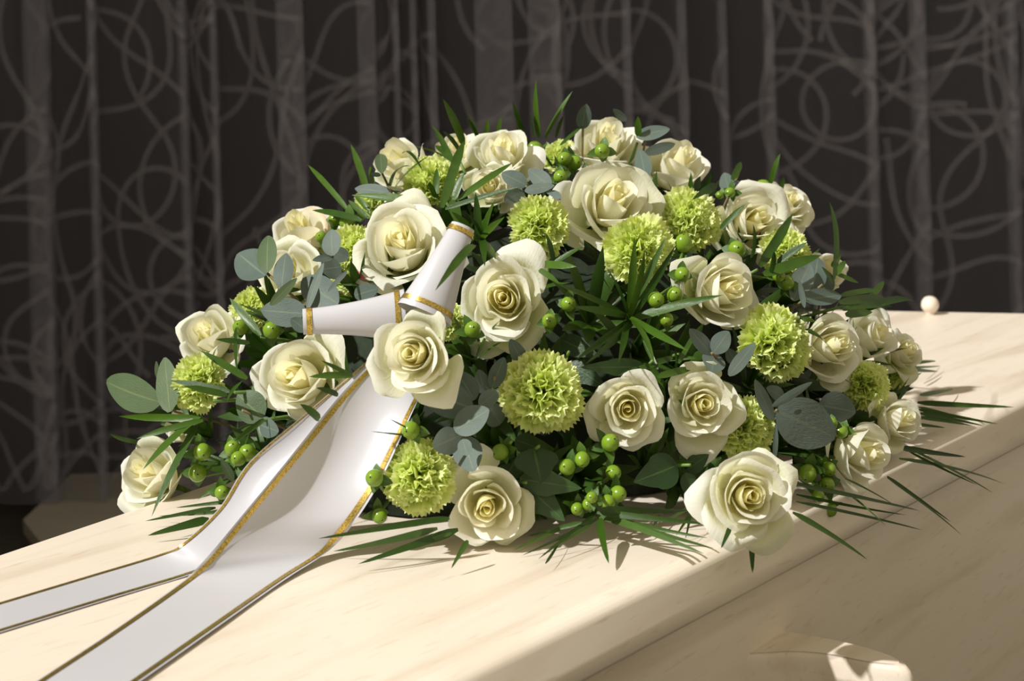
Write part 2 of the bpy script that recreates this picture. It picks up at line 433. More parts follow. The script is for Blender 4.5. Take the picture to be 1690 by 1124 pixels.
for (a, b) in ((-0.38, 0.08), (-0.38, 0.27), (1.30, 0.08), (1.30, 0.37)):
    v, f = tube([Vector((a, b, 0.0)), Vector((a, b, 0.08))], [0.035, 0.04], 12)
    link('foot', make_mesh('foot', v, f, M['wood'], smooth=False), cof)
# round-ended wooden handle bracket on the near side
hp = loc(PV(1385, 1076, 0.045))
prof = [(p.x, p.y) for p in catmull([Vector((a, b, 0)) for a, b in ((-0.075, 0.0), (-0.050, 0.010), (-0.030, 0.018), (-0.014, 0.032), (-0.010, 0.052), (0.004, 0.064), (0.024, 0.057), (0.036, 0.038), (0.036, 0.018), (0.030, 0.0))], 40)]
n = len(prof); hv = []
lev = [(-0.060, 0.95), (-0.050, 1.0), (-0.009, 1.0), (-0.0045, 0.985), (-0.0015, 0.955), (0.0, 0.91)]
for z, sc_ in lev:
    for (a, w) in prof: hv.append((hp.x + a * sc_ * 0.62, -w * sc_ * 1.8 + 0.014, hp.z + z))
hf = gridf(n, len(lev), True) + [tuple(range(n)), tuple(range((len(lev) - 1) * n, len(lev) * n))[::-1]]
hf = [tuple(reversed(t)) for t in hf]
ho = link('handle_bracket', make_mesh('handle_bracket', hv, hf, M['wood']), cof)
for p in ho.data.polygons: p.use_smooth = len(p.vertices) == 4
# ball-headed screw knob on the far edge
kp = loc(PZ(1541, 517.5, 0.0))
kv, kf = [], []
pr = [(0.0, 0.0), (0.006, 0.0), (0.0065, 0.0025), (0.006, 0.004), (0.0095, 0.0065), (0.0118, 0.011), (0.0122, 0.0145), (0.0112, 0.0195), (0.0085, 0.0235), (0.0045, 0.0258), (0.0, 0.0264)]
for r_, z_ in pr:
    for k in range(18):
        th = 2 * math.pi * k / 18
        kv.append((kp.x - 0.012 + r_ * math.cos(th), kp.y + r_ * math.sin(th), kp.z - 0.0005 + z_))
link('screw_knob', make_mesh('screw_knob', kv, gridf(18, len(pr), True), M['wood']), cof)

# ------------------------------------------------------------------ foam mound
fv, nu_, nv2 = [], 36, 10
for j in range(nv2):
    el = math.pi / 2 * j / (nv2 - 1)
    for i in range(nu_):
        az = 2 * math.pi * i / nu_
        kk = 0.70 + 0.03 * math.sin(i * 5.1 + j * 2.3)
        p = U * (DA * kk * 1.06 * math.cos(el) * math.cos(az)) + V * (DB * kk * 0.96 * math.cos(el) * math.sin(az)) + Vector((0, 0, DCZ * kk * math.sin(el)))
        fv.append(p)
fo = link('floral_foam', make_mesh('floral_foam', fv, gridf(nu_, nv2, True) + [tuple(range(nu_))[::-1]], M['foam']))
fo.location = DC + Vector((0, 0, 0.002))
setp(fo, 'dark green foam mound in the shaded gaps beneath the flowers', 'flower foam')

# ------------------------------------------------------------------ leaves
def leaf_mesh(name, base, tip, wid, nrm, mat, prof, nl=8, na=3, bend=0.1, fold=0.12, twist=0.0, wave=0.0, rng=random):
    ax = tip - base; L_ = ax.length
    t0 = ax.normalized()
    n0 = (nrm - t0 * nrm.dot(t0))
    n0 = n0.normalized() if n0.length > 1e-4 else t0.orthogonal().normalized()
    ctrl = (base + tip) / 2 + n0 * bend * L_
    v, uv = [], []
    ph = rng.uniform(0, 6)
    for j in range(nl + 1):
        s = j / nl
        p = base * (1 - s) ** 2 + ctrl * 2 * s * (1 - s) + tip * s * s
        tg = ((ctrl - base) * (1 - s) + (tip - ctrl) * s).normalized()
        n1 = (n0 - tg * n0.dot(tg)).normalized()
        n1 = Matrix.Rotation(twist * (s - 0.3), 3, tg) @ n1
        sd = tg.cross(n1)
        w = wid * 0.5 * max(prof(s), 0.015)
        for i in range(na):
            q = -1 + 2 * i / (na - 1)
            wv = wave * wid * math.sin(s * 9 + ph + q) * abs(q)
            v.append(p + sd * q * w + n1 * (fold * w * q * q + wv))
            uv.append((0.5 + q * 0.5, s))
    return make_mesh(name, v, gridf(na, nl + 1), mat, uv)
def pf_strap(s): return min(1, (s * 5 + 0.25)) ** 0.6 * min(1.0, (1 - s) * 2.6) ** 0.7
def pf_palm(s): return min(1, (s * 6 + 0.2)) ** 0.7 * (1 - s) ** 0.55
def pf_round(s): return math.sin(math.pi * min(1, max(0, s * 0.98 + 0.01)) ** 0.85) ** 0.62
def pf_ovate(s): return math.sin(math.pi * min(1, s * 0.99 + 0.005) ** 0.72) ** 0.8 * (1 - 0.15 * s)
def pf_serr(s): return pf_ovate(s) * (1 + 0.07 * (1 if int(s * 22) % 2 else -1))

def wpt(spec, k=1.0, push=0.0):
    if len(spec) == 2: return PD(spec[0], spec[1], k, push)
    kd, val = spec[2], spec[3]
    return {'z': PZ, 'd': PY, 'v': PV}[kd](spec[0], spec[1], val)
def px2m(p): return p.y / F

lr = random.Random(11)
def shoot(name, label, cat, root, leaves, mat, wpx=13, group=None, prof=pf_strap, kroot=0.90, ktip=1.06, stem=True, nl=8, bend=0.10, stem_in=0.05, kbase=1.0):
    rp = wpt(root, kroot)
    t = setp(empty(name, rp), label, cat, group)
    for lf in leaves:
        tip = lf[0]; base = lf[1] if len(lf) > 1 and lf[1] else None
        w = lf[2] if len(lf) > 2 else wpx
        tp = wpt(tip, ktip)
        bp = wpt(base, kbase) if base else rp + Vector((lr.uniform(-1, 1), lr.uniform(-1, 1), lr.uniform(-1, 1))) * 0.003
        nr = (dome_normal((tp + bp) / 2) * 0.6 + (CAMP - tp).normalized() * 0.6 + Vector((lr.uniform(-.4, .4), lr.uniform(-.4, .4), lr.uniform(-.4, .4)))).normalized()
        me = leaf_mesh('leaf', bp - rp, tp - rp, w * px2m(tp), nr, mat, prof, nl=nl, bend=bend * lr.uniform(0.3, 1.2), fold=lr.uniform(0.1, 0.35), twist=lr.uniform(-0.5, 0.5), rng=lr)
        link('leaf', me, t)
    if stem:
        inn = (DC + Vector((0, 0, 0.05)) - rp).normalized() * stem_in
        v, f = tube([inn, inn * 0.5, Vector((0, 0, 0))], [0.0018, 0.0017, 0.0013], 6)
        link('stem', make_mesh('stem', v, f, M['stem']), t)
    return t

# ------------------------------------------------------------------ roses
def rose(label, cx, cy, d, fx, fy, opn=0.6, seed=0, k=0.93, push=0.0, npet=None, tall=1.0, tinge=None, guard=3, w=None):
    g = random.Random(seed * 7 + 3)
    npet = npet or (15 if opn < 0.4 else 17 if opn < 0.62 else 20)
    sqx, sqa = g.uniform(0.86, 1.0), g.uniform(0, 3.14)
    c = PD(cx, cy, k, push) if w is None else PV(cx, cy, w)
    s = d * 0.5 * c.y / F / 1.00
    tw = (CAMP - c).normalized()
    rt = Vector((1, 0, 0)); rt = (rt - tw * rt.dot(tw)).normalized(); up = tw.cross(rt)
    fz = math.sqrt(max(0.02, 1 - fx * fx - fy * fy))
    ax = (rt * fx + up * fy + tw * fz).normalized()
    xa = ax.orthogonal().normalized(); ya = ax.cross(xa)
    R = Matrix((xa, ya, ax)).transposed() @ Matrix.Rotation(g.uniform(0, 6.28), 3, 'Z')
    t = setp(empty('white_rose', c - ax * s * 0.80 * tall, R, s), label, 'rose', 'white roses in the flower spray')
    nu, nv = 13, 11
    phi = 0.0
    for i in range(npet):
        q = i / (npet - 1)
        phi += 2.399 + g.uniform(-0.45, 0.45)
        Rr = 0.085 + 0.80 * q ** (1.30 - 0.25 * opn) + g.uniform(-0.02, 0.02) * (1 + 2 * q)
        H = (1.33 + 0.06 * q - 0.56 * q ** 2.2 + g.uniform(-0.07, 0.07) * q) * tall
        w = 2.4 + (0.98 - 2.4) * q ** 0.65
        closing = max(0.0, 0.34 - 0.55 * q) * (1.25 - 0.6 * opn)
        curl = max(0.0, (q - 0.30) / 0.70) ** 1.15 * (0.35 + 0.65 * opn) * g.uniform(0.55, 1.35)
        tip = g.uniform(0.0, 0.15) * q
        lipk = g.uniform(0.2, 1.5)
        sidec = g.uniform(0.02, 0.20) * q
        slope = (0.10 + 0.05 * q) * (1 if q < 0.5 else g.choice((-1, 1)))
        p1, p2, am = g.uniform(0, 6), g.uniform(0, 6), g.uniform(0.01, 0.05) * (0.3 + q)
        mat = M['petal_inner'] if q < 0.36 else (M['petal'] if q < 0.78 else M['petal_outer'])
        if tinge == 'brown' and q > 0.6 and i % 2: mat = M['petal_brown']
        gu = False
        if i >= npet - guard and guard:
            gu = True; mat = M['petal_guard'] if i % 2 else M['petal_outer']
            Rr *= g.uniform(1.0, 1.08); H *= g.uniform(0.80, 1.0); curl = min(1.25, curl * g.uniform(1.0, 1.5)); am = 0.06; tip *= 0.6
            if tinge == 'pink' and i != npet - 2: mat = M['petal_pink']
        v, uv = [], []
        c0 = 0.58 if q > 0.5 else 0.72
        for j in range(nv):
            b = j / (nv - 1)
            for a in range(nu):
                u = -1 + 2 * a / (nu - 1)
                au = abs(u)
                wid = w * (0.40 + 0.60 * math.sin(math.pi / 2 * min(1, b / 0.6))) * (1 - (0.10 + 0.16 * q) * max(0, (b - 0.62) / 0.38) ** 2)
                vt = 1 - (0.26 + 0.14 * q) * au ** 2.6 + tip * max(0, 1 - au * 2.2) ** 1.5
                vv = b * vt
                ang = phi + u * wid
                r = Rr * (1 - (1 - min(vv, 1)) ** 2.3) ** 0.62 * (1 + 0.10 * math.sin(math.pi * min(vv, 1)))
                r *= 1 - closing * max(0, vv - 0.45) / 0.55
                z = H * max(vv, 0) ** 1.12
                tt = max(0, vv - c0) / (1 - c0)
                r += curl * 0.34 * tt ** 1.8
                z -= curl * 0.30 * tt ** 2.6
                lip = max(0, b - 0.84) / 0.16 * (0.3 + q) * lipk
                r += lip * 0.055; z -= lip * lip * 0.035
                r += sidec * (au ** 3) * (0.4 + tt)
                z -= sidec * 0.5 * (au ** 3) * tt
                r += slope * u * Rr * 0.9
                wv = am * (math.sin(u * 3.2 + p1 + b * 2) + 0.6 * math.sin(u * 6.5 + p2)) * b
                r += wv; z += wv * 0.6
                X_, Y_ = r * math.cos(ang - sqa), r * math.sin(ang - sqa) * (sqx + (1 - sqx) * q)
                v.append((X_, Y_, z)); uv.append(((u + 1) / 2, b))
        link('petal', make_mesh('petal', v, gridf(nu, nv), mat, uv), t)
    # calyx, sepals and stem
    cv, pr_ = [], [(0.07, -0.22), (0.16, -0.16), (0.19, -0.06), (0.24, 0.02), (0.20, 0.06)]
    for r_, z_ in pr_:
        for kx in range(10): cv.append((r_ * math.cos(kx * 0.6283), r_ * math.sin(kx * 0.6283), z_))
    link('calyx', make_mesh('calyx', cv, gridf(10, len(pr_), True), M['stem']), t)
    for kx in range(5):
        an = kx * 1.2566 + 0.3
        di = Vector((math.cos(an), math.sin(an), 0))
        b_, e_ = di * 0.16 + Vector((0, 0, 0.0)), di * g.uniform(0.55, 0.8) + Vector((0, 0, g.uniform(-0.35, 0.1)))
        link('sepal', leaf_mesh('sepal', b_, e_, 0.22, Vector((0, 0, 1)), M['sepal'], pf_palm, nl=5, bend=0.1, rng=g), t)
    v, f = tube([Vector((0, 0, -0.2)), Vector((0.02, 0, -0.7)), Vector((0, 0.02, -1.2))], [0.075, 0.07, 0.07], 7)
    link('stem', make_mesh('stem', v, f, M['stem']), t)
    return t

ROSES = [
 # label, cx, cy, d, fx, fy, kwargs
 ('cream rose with brown-tinged petals at the upper left of the spray', 497, 378, 116, -.25, .78, dict(opn=.35, k=.98, tall=1.1, tinge='brown')),
 ('cream rose tucked behind round eucalyptus leaves below the brown-tinged rose', 480, 448, 128, -.35, .42, dict(opn=.4, k=.93)),
 ('large cream rose with pink-marked petal left of the upright ribbon loop', 664, 402, 160, -.18, .42, dict(opn=.9, k=.97, tall=1.1, tinge='pink')),
 ('pale green-white rose leaning left at the upper left top', 656, 268, 112, -.62, .48, dict(opn=.3, k=.97, tall=1.15)),
 ('cream rose half hidden behind strap leaves at the top', 758, 248, 96, -.1, .75, dict(opn=.3, k=.98, push=.05)),
 ('upright cream rose with flared petals at top left of centre', 833, 255, 116, .05, .70, dict(opn=.6, k=1.0, tall=1.15)),
 ('greenish half-open rose directly beneath the upright top rose', 808, 308, 92, -.1, .35, dict(opn=.2, k=.92)),
 ('cream rose at the very top of the spray behind a green berry', 1003, 232, 116, .15, .72, dict(opn=.5, k=.99, tall=1.1)),
 ('tall cream rose seen from the side at the top right', 1122, 270, 112, .42, .66, dict(opn=.55, k=.98, tall=1.2)),
 ('large cream rose with pointed bud above two green carnations', 1012, 332, 160, .28, .45, dict(opn=.55, k=.98, tall=1.1)),
 ('wide open cream rose with yellow heart right of the ribbon loops', 832, 494, 152, -.10, .10, dict(opn=.75, k=.97)),
 ('pale cream rose facing right at the upper right of the spray', 1245, 365, 138, .42, .25, dict(opn=.6, k=.95, tall=1.1)),
 ('small ruffled cream rose behind the upper right rose', 1303, 335, 82, .45, .5, dict(opn=.8, k=.97)),
 ('cream rose facing right beside the dark strap-leaf cluster', 1196, 478, 134, .60, .08, dict(opn=.65, k=.97, tall=1.1)),
 ('tall shaded cream rose right of the side-facing green carnation', 1372, 570, 124, .62, .12, dict(opn=.65, k=.97, tall=1.15)),
 ('shaded cream rose seen from behind at the right edge', 1440, 555, 104, .60, .40, dict(opn=.5, k=.97, tall=1.1)),
 ('small green-tinged rose at the far right edge of the spray', 1494, 580, 76, .70, .30, dict(opn=.8, k=1.0)),
 ('white rose low at the right end, seen from the side', 1484, 692, 92, .72, .12, dict(opn=.5, k=1.03, tall=1.15)),
 ('cream half-open rose overhanging the coffin edge at lower right', 1425, 746, 120, .70, -.12, dict(opn=.25, w=.018, tall=1.2)),
 ('large cream rose with yellow heart lying on the front lid edge', 1236, 818, 156, .22, -.04, dict(opn=.8, w=.032)),
 ('cream rose with cupped petals, right one of the front pair', 1160, 668, 130, .20, .02, dict(opn=.5, k=.99)),
 ('cream rose with spiral bud, left one of the front pair', 1036, 674, 130, .02, -.10, dict(opn=.5, k=.99)),
 ('cream rose with closed bud resting on the front of the lid', 804, 836, 146, -.02, -.18, dict(opn=.35, k=1.0)),
 ('cream rose with yellow spiral heart below the ribbon loops', 682, 584, 142, -.26, .04, dict(opn=.75, k=1.17)),
 ('large cream rose left of the ribbon tails facing left', 490, 622, 152, -.45, .14, dict(opn=.55, k=.98, tall=1.1)),
 ('white rose at the left edge above a green carnation', 345, 552, 118, -.40, .48, dict(opn=.45, k=.97, tall=1.1)),
 ('white rose lying on the lid at the far left end', 246, 782, 124, -.62, .30, dict(opn=.45, k=1.0, tall=1.1)),
 ('small white rose peeking out above the far left rose', 298, 700, 62, -.5, .4, dict(opn=.2, k=.92)),
 ('small white rose hidden behind strap leaves at the right shoulder', 1368, 440, 70, .55, .5, dict(opn=.3, k=.95, push=.03)),
]
for i, (lb, cx, cy, d, fx, fy, kw) in enumerate(ROSES): rose(lb, cx, cy, d, fx, fy, seed=i + 1, **kw)

# ------------------------------------------------------------------ carnations
def carn_petal(g, name):
    nu, nv = 23, 7
    v, uv = [], []
    p1, p2 = g.uniform(0, 6), g.uniform(0, 6)
    half = g.uniform(0.55, 0.72)
    for j in range(nv):
        b = j / (nv - 1)
        for a in range(nu):
            u = -1 + 2 * a / (nu - 1)
            ed = (0.035 if a % 2 else -0.045) * g.uniform(0.3, 1.5) if j == nv - 1 else 0
            r = b * (1 - 0.10 * u * u) + ed
            an = u * half * (0.30 + 0.70 * b)
            ruf = (0.17 * math.sin(u * 4.8 + p1) + 0.085 * math.sin(u * 11 + p2)) * b ** 1.4
            y = 0.30 * (max(0, b - 0.55)) ** 1.6 + ruf
            v.append((r * math.sin(an), y, r * math.cos(an))); uv.append(((u + 1) / 2, b))
    return make_mesh(name, v, gridf(nu, nv), M['carnation'], uv)
cg = random.Random(77)
CP = [carn_petal(cg, 'petal') for _ in range(7)]
_cal = []
for r_, z_ in [(0.10, -0.75), (0.13, -0.6), (0.15, -0.2), (0.2, 0.0), (0.14, 0.02)]:
    for kx in range(9): _cal.append((r_ * math.cos(kx * 0.698), r_ * math.sin(kx * 0.698), z_))
CALYX = make_mesh('calyx', _cal, gridf(9, 5, True), M['stem'])
def carnation(label, cx, cy, d, fx, fy, seed=0, k=0.95, push=0.0):
    g = random.Random(seed * 13 + 5)
    c = PD(cx, cy, k, push)
    s = d * 0.5 * c.y / F / 0.98
    tw = (CAMP - c).normalized()
    rt = Vector((1, 0, 0)); rt = (rt - tw * rt.dot(tw)).normalized(); up = tw.cross(rt)
    ax = (rt * fx + up * fy + tw * math.sqrt(max(0.02, 1 - fx * fx - fy * fy))).normalized()
    xa = ax.orthogonal().normalized(); ya = ax.cross(xa)
    R = Matrix((xa, ya, ax)).transposed() @ Matrix.Rotation(g.uniform(0, 6.28), 3, 'Z')
    t = setp(empty('green_carnation', c - ax * s * 0.35, R, s), label, 'carnation', 'green carnations in the flower spray')
    n = 60
    for i in range(n):
        q = (i + 0.5) / n
        th = 0.10 + 1.50 * q ** 0.62 + g.uniform(-0.12, 0.12)
        ph = i * 2.39996 + g.uniform(-0.2, 0.2)
        Ln = (0.76 + 0.28 * q) * g.uniform(0.84, 1.08)
        m = (Matrix.Rotation(ph, 4, 'Z') @ Matrix.Rotation(th, 4, 'X') @ Matrix.Rotation(g.uniform(-0.5, 0.5), 4, 'Z')
             @ Matrix.Diagonal((Ln * g.uniform(0.8, 1.15), Ln, Ln, 1)))
        link('petal', CP[g.randrange(7)], t, m)
    link('calyx', CALYX, t)
    return t
CARN = [
 ('round lime green carnation left of the large pointed-bud rose', 888, 374, 108, -.05, .12, {}),
 ('lime green carnation behind the upright dark strap leaves', 1052, 410, 118, .02, .12, {}),
 ('lime green carnation tilted right at the upper right of the centre', 1140, 362, 110, .30, .30, dict(k=.95)),
 ('partly hidden lime green carnation behind the tall side-view rose', 1090, 300, 80, .2, .4, dict(k=.90, push=.03)),
 ('largest lime green carnation at the front centre', 896, 646, 146, .02, .04, dict(k=1.0)),
 ('pale green carnation beside the wide ribbon tail', 690, 786, 124, -.12, -.02, dict(k=1.02)),
 ('lime green carnation beneath the front pair of roses', 1228, 706, 110, .25, -.05, dict(k=.97)),
 ('lime green carnation facing right beside the shaded roses', 1286, 566, 124, .42, .02, dict(k=.98)),
 ('shaded green carnation low at the right end', 1434, 636, 86, .48, .02, dict(k=.98)),
 ('small green carnation tucked under the far right rose', 1474, 612, 66, .55, .1, dict(k=.95, push=.01)),
 ('lime green carnation among strap leaves at the upper left top', 712, 296, 96, -.10, .50, dict(k=.96)),
 ('lime green carnation behind the large pink-marked rose', 580, 408, 84, -.3, .35, dict(k=.95)),
 ('lime green carnation in the shade below the pink-marked rose', 580, 455, 76, -.2, .0, dict(k=.88, push=.02)),
 ('small lime green carnation between white roses at the left', 412, 508, 76, -.4, .3, dict(k=.93)),
 ('lime green carnation at the left edge behind strap leaves', 320, 632, 96, -.45, .05, dict(k=.99)),
 ('small green carnation behind berries at the very top', 926, 256, 66, .0, .6, dict(k=.95, push=.04)),
 ('pale green carnation under the upper right rose', 1300, 414, 84, .4, .2, dict(k=.95)),
 ('small green carnation squeezed between ribbon loop and rose', 738, 528, 66, .0, .2, dict(k=.93)),
 ('small green carnation behind leaves at the left shoulder', 612, 330, 60, -.3, .4, dict(k=.93, push=.03)),
]
for i, (lb, cx, cy, d, fx, fy, kw) in enumerate(CARN): carnation(lb, cx, cy, d, fx, fy, seed=i + 1, **kw)

# ------------------------------------------------------------------ strap-leaf shoots
SH = [
 ('dark strap-leaf cluster fanning out at the shaded centre', (1039, 526), [((1048, 391),), ((1064, 412),), ((1099, 392),), ((1115, 405),), ((1193, 487), None, 15), ((912, 466),), ((945, 506),), ((950, 594),), ((967, 600),), ((1135, 579),), ((1000, 440),), ((1080, 600),), ((1020, 600),)], dict(kroot=.92, ktip=1.10)),
 ('green strap-leaf whorl beside the tip of the ribbon loop', (793, 397), [((745, 349),), ((785, 317),), ((818, 329),), ((833, 358),), ((770, 352),), ((800, 440),), ((818, 428),)], dict(ktip=1.08, kroot=.95)),
 ('single bright strap leaf lying across the upright ribbon loop', (790, 402), [((718, 480), (783, 404), 15)], dict(ktip=1.46, kroot=1.05, kbase=1.22, stem=False)),
 ('long strap leaves crossing below the top left roses', (737, 335), [((766, 233), (729, 343), 15), ((580, 322), (711, 335), 15), ((847, 268), (757, 329), 12), ((862, 308), (735, 345), 10), ((721, 277), (720, 328), 11), ((766, 284), (749, 330), 13), ((708, 300), (718, 325), 9)], dict(ktip=1.06)),
 ('thin dark strap leaves in front of the left-leaning rose', (648, 312), [((677, 274), None, 9), ((708, 257), None, 8), ((698, 283), (665, 253), 7)], dict(ktip=1.07)),
 ('bright green strap-leaf tuft standing at the top left', (757, 262), [((731, 163), (765, 240), 14), ((771, 186), (792, 236), 13), ((712, 206), (745, 265), 12), ((731, 216), (760, 255), 11), ((684, 241), (735, 260), 9), ((718, 240), (748, 268), 13), ((806, 195), (800, 240), 9), ((828, 192), (822, 230), 9)], dict(ktip=1.03)),
 ('dark strap leaves jutting out left of the upper left roses', (602, 350), [((508, 272), (576, 349), 9), ((579, 238), (606, 318), 12), ((515, 347), (596, 364), 12), ((585, 322), (610, 348), 10), ((611, 275), (618, 310), 8), ((575, 330), (605, 360), 10)], dict(ktip=1.04)),
 ('dark strap-leaf tuft pointing up at the very top', (893, 245), [((885, 131), (890, 228), 12), ((945, 150), (900, 228), 9), ((846, 168), (862, 215), 8), ((873, 182), (880, 225), 8), ((930, 190), (918, 228), 7), ((852, 200), (870, 232), 7), ((962, 208), (925, 240), 8), ((772, 196), (790, 232), 9)], dict(ktip=1.03)),
 ('single strap leaf standing between the two top right roses', (1052, 235), [((1053, 192), (1054, 225), 12)], dict(ktip=1.03)),
 ('light green strap leaves behind the upper right roses', (1262, 312), [((1288, 253), (1271, 304), 10), ((1223, 267), (1208, 297), 11), ((1293, 290), (1288, 315), 8)], dict(ktip=1.04)),
 ('strap leaf pointing left under the tall side-view rose', (1175, 315), [((1142, 330), (1182, 305), 13)], dict(ktip=1.04)),
 ('strap leaves crossing the face of the upper right rose', (1250, 445), [((1232, 336), (1189, 378), 10), ((1243, 370), (1240, 425), 11), ((1308, 353), (1253, 440), 16), ((1356, 421), (1260, 453), 18), ((1332, 400), (1278, 440), 14), ((1278, 415), (1270, 455), 9)], dict(ktip=1.10, kroot=1.0)),
 ('tall strap-leaf spray standing at the right shoulder', (1378, 470), [((1369, 333), (1376, 460), 12), ((1395, 430), (1380, 455), 10), ((1388, 420), (1372, 440), 8), ((1417, 467), (1380, 452), 8), ((1356, 440), (1374, 468), 9)], dict(ktip=1.02)),
 ('glossy strap leaves fanning out above the right end roses', (1395, 505), [((1459, 464), (1436, 490), 11), ((1507, 497), (1402, 519), 13), ((1462, 492), (1385, 500), 14), ((1472, 506), (1390, 512), 14), ((1450, 478), (1388, 488), 10), ((1440, 515), (1395, 520), 14)], dict(ktip=1.03)),
 ('short strap leaves in front of the tall shaded rose', (1318, 530), [((1345, 521), (1314, 522), 9), ((1345, 530), (1316, 528), 10), ((1364, 568), (1330, 546), 13)], dict(ktip=1.12, kroot=1.02)),
 ('long drooping strap leaves above the far left rose', (352, 662), [((196, 687), (330, 690), 12), ((225, 724), (335, 694), 11), ((236, 775), (330, 688), 14), ((250, 853), (326, 700), 13), ((181, 716), (232, 731), 8)], dict(ktip=1.10, kroot=1.02)),
 ('strap leaves crossing in front of the left edge carnation', (387, 648), [((281, 628), (379, 646), 12), ((303, 637), (375, 652), 11), ((332, 579), (408, 625), 12), ((401, 628), (375, 665), 8), ((352, 610), (360, 572), 7)], dict(ktip=1.08, kroot=1.02)),
 ('dark strap leaves between the left rose and berries', (430, 556), [((356, 560), (412, 566), 9), ((379, 492), (430, 554), 13), ((392, 620), (390, 540), 6)], dict(ktip=1.06)),
 ('thin strap leaf under the large left rose', (432, 694), [((387, 728), (436, 692), 9)], dict(ktip=1.06, kroot=1.0)),
 ('bright strap-leaf tips lying over the gold ribbon edge', (582, 640), [((530, 595), (579, 619), 7), ((510, 622), (582, 620), 12), ((522, 640), (558, 652), 10), ((495, 667), (527, 692), 14)], dict(ktip=1.20, kroot=1.0, kbase=1.14)),
 ('dark strap leaves below the round upper carnation', (906, 438), [((901, 385), (913, 434), 10), ((963, 407), (912, 437), 12), ((951, 440), (894, 436), 13), ((925, 470), (890, 445), 10)], dict(ktip=1.06)),
 ('dark strap leaves in the gap above the front pair of roses', (1120, 585), [((1060, 605), (1110, 590), 10), ((1146, 607), (1085, 622), 12), ((1020, 620), (1090, 600), 10), ((1060, 560), (1085, 610), 8), ((1150, 545), (1120, 600), 8)], dict(ktip=.98, kroot=.85)),
]
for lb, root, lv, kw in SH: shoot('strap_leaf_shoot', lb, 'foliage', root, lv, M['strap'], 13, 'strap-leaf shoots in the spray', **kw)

# ------------------------------------------------------------------ palm leaflets round the base
def Z(x, y, z=0.006): return (x, y, 'z', z)
def W(x, y, w=0.03): return (x, y, 'v', w)
PALM = [
 ('narrow palm leaves on the lid beside the far left rose', Z(420, 835, .012), [(Z(240, 860), Z(356, 838, .012), 9), (Z(244, 884), Z(345, 857, .012), 17), (Z(290, 838), Z(400, 826, .012), 8), (Z(262, 852), Z(400, 842, .012), 8)]),
 ('broad palm leaflets reaching left over the front lid and ribbon edge', Z(790, 868, .02), [(Z(591, 931), Z(756, 874, .02), 17), (Z(550, 910), Z(722, 872, .025), 14), (Z(525, 889, .03), Z(722, 858, .03), 13), (Z(620, 870, .03), Z(742, 856, .03), 12), (Z(745, 938), Z(772, 892, .02), 11), (Z(640, 915), Z(745, 880, .02), 10)]),
 ('thin grass-like leaf arching over the ribbon beside the pale carnation', (715, 720), [((612, 712), (718, 722), 5), ((640, 690), (716, 730), 5)]),
 ('dark palm frond fanning out over the front centre of the lid', Z(985, 852, .02), [(Z(861, 917), None, 10), (Z(888, 923), None, 9), (Z(846, 909), Z(940, 866, .015), 8), (Z(1005, 930), Z(990, 856, .02), 19), (Z(1162, 914, .012), None, 15), (Z(1168, 888, .015), None, 12), (Z(1178, 905, .012), None, 13), (Z(1168, 865, .02), Z(985, 846, .025), 13), (Z(1140, 842, .02), Z(990, 840, .03), 14), (Z(1062, 882), Z(1090, 850, .01), 9), (Z(870, 885), Z(960, 862, .02), 9), (Z(905, 905), Z(975, 866, .02), 9), (Z(930, 880), Z(900, 930), 6)]),
 ('short dark palm leaves crossing on the lid edge before the front rose', Z(1145, 835, .02), [(Z(1131, 889), None, 9), (Z(1116, 884), None, 9), (Z(1190, 905, .01), Z(1205, 870, .02), 10), (Z(1088, 865), None, 8)]),
 ('single palm leaf hanging over the lid edge below the front rose', W(1240, 872, .02), [(W(1242, 946, .022), W(1240, 876, .02), 14)]),
 ('long palm leaves drooping over the coffin side right of the front rose', Z(1285, 815, .03), [(W(1432, 924, 0.050), W(1308, 846, 0.018), 12), (W(1522, 875, 0.050), W(1314, 828, 0.018), 6), (W(1496, 850, 0.040), W(1314, 816, 0.018), 6), (W(1518, 843, 0.030), W(1314, 799, 0.018), 8), (W(1462, 868, 0.050), W(1400, 815, 0.018), 5), (W(1478, 835, 0.030), W(1395, 790, 0.018), 5)]),
 ('curved palm leaf with forked tip hanging below the overhanging rose', W(1450, 778, 0.018), [(W(1588, 884, 0.050), W(1464, 788, 0.018), 9), (W(1570, 862, 0.060), W(1464, 786, 0.018), 6)]),
 ('slender palm leaves drooping past the lid edge at the right end', W(1470, 745, 0.018), [(W(1658, 799, 0.030), W(1484, 757, 0.018), 8), (W(1594, 754, 0.030), W(1482, 738, 0.018), 11), (W(1638, 813, 0.040), W(1505, 743, 0.018), 6), (W(1612, 800, 0.040), W(1500, 745, 0.018), 5)]),
 ('palm leaves spreading flat over the lid at the right end', Z(1480, 668, .02), [(Z(1674, 672, .012), Z(1514, 664, .02), 11), (Z(1648, 700, .008), Z(1516, 676, .02), 8), (Z(1624, 703), Z(1516, 682, .02), 8), (Z(1604, 702), Z(1514, 688, .02), 7), (Z(1574, 642), Z(1518, 652, .02), 8), (Z(1560, 706), Z(1512, 700, .015), 6), (Z(1590, 690), Z(1516, 672, .02), 6)]),
 ('blurred palm leaf tips on the lid behind the far right rose', Z(1475, 620, .02), [(Z(1548, 613), Z(1505, 610, .02), 7), (Z(1545, 596), Z(1505, 600, .02), 8), (Z(1552, 604), Z(1500, 606, .02), 5)]),
]
for lb, root, lv in PALM:
    shoot('palm_frond', lb, 'palm leaf', root, lv, M['palm'], 9, 'palm leaves around the base', prof=pf_palm, stem=False, nl=10, bend=0.06, ktip=1.12, kroot=1.0)

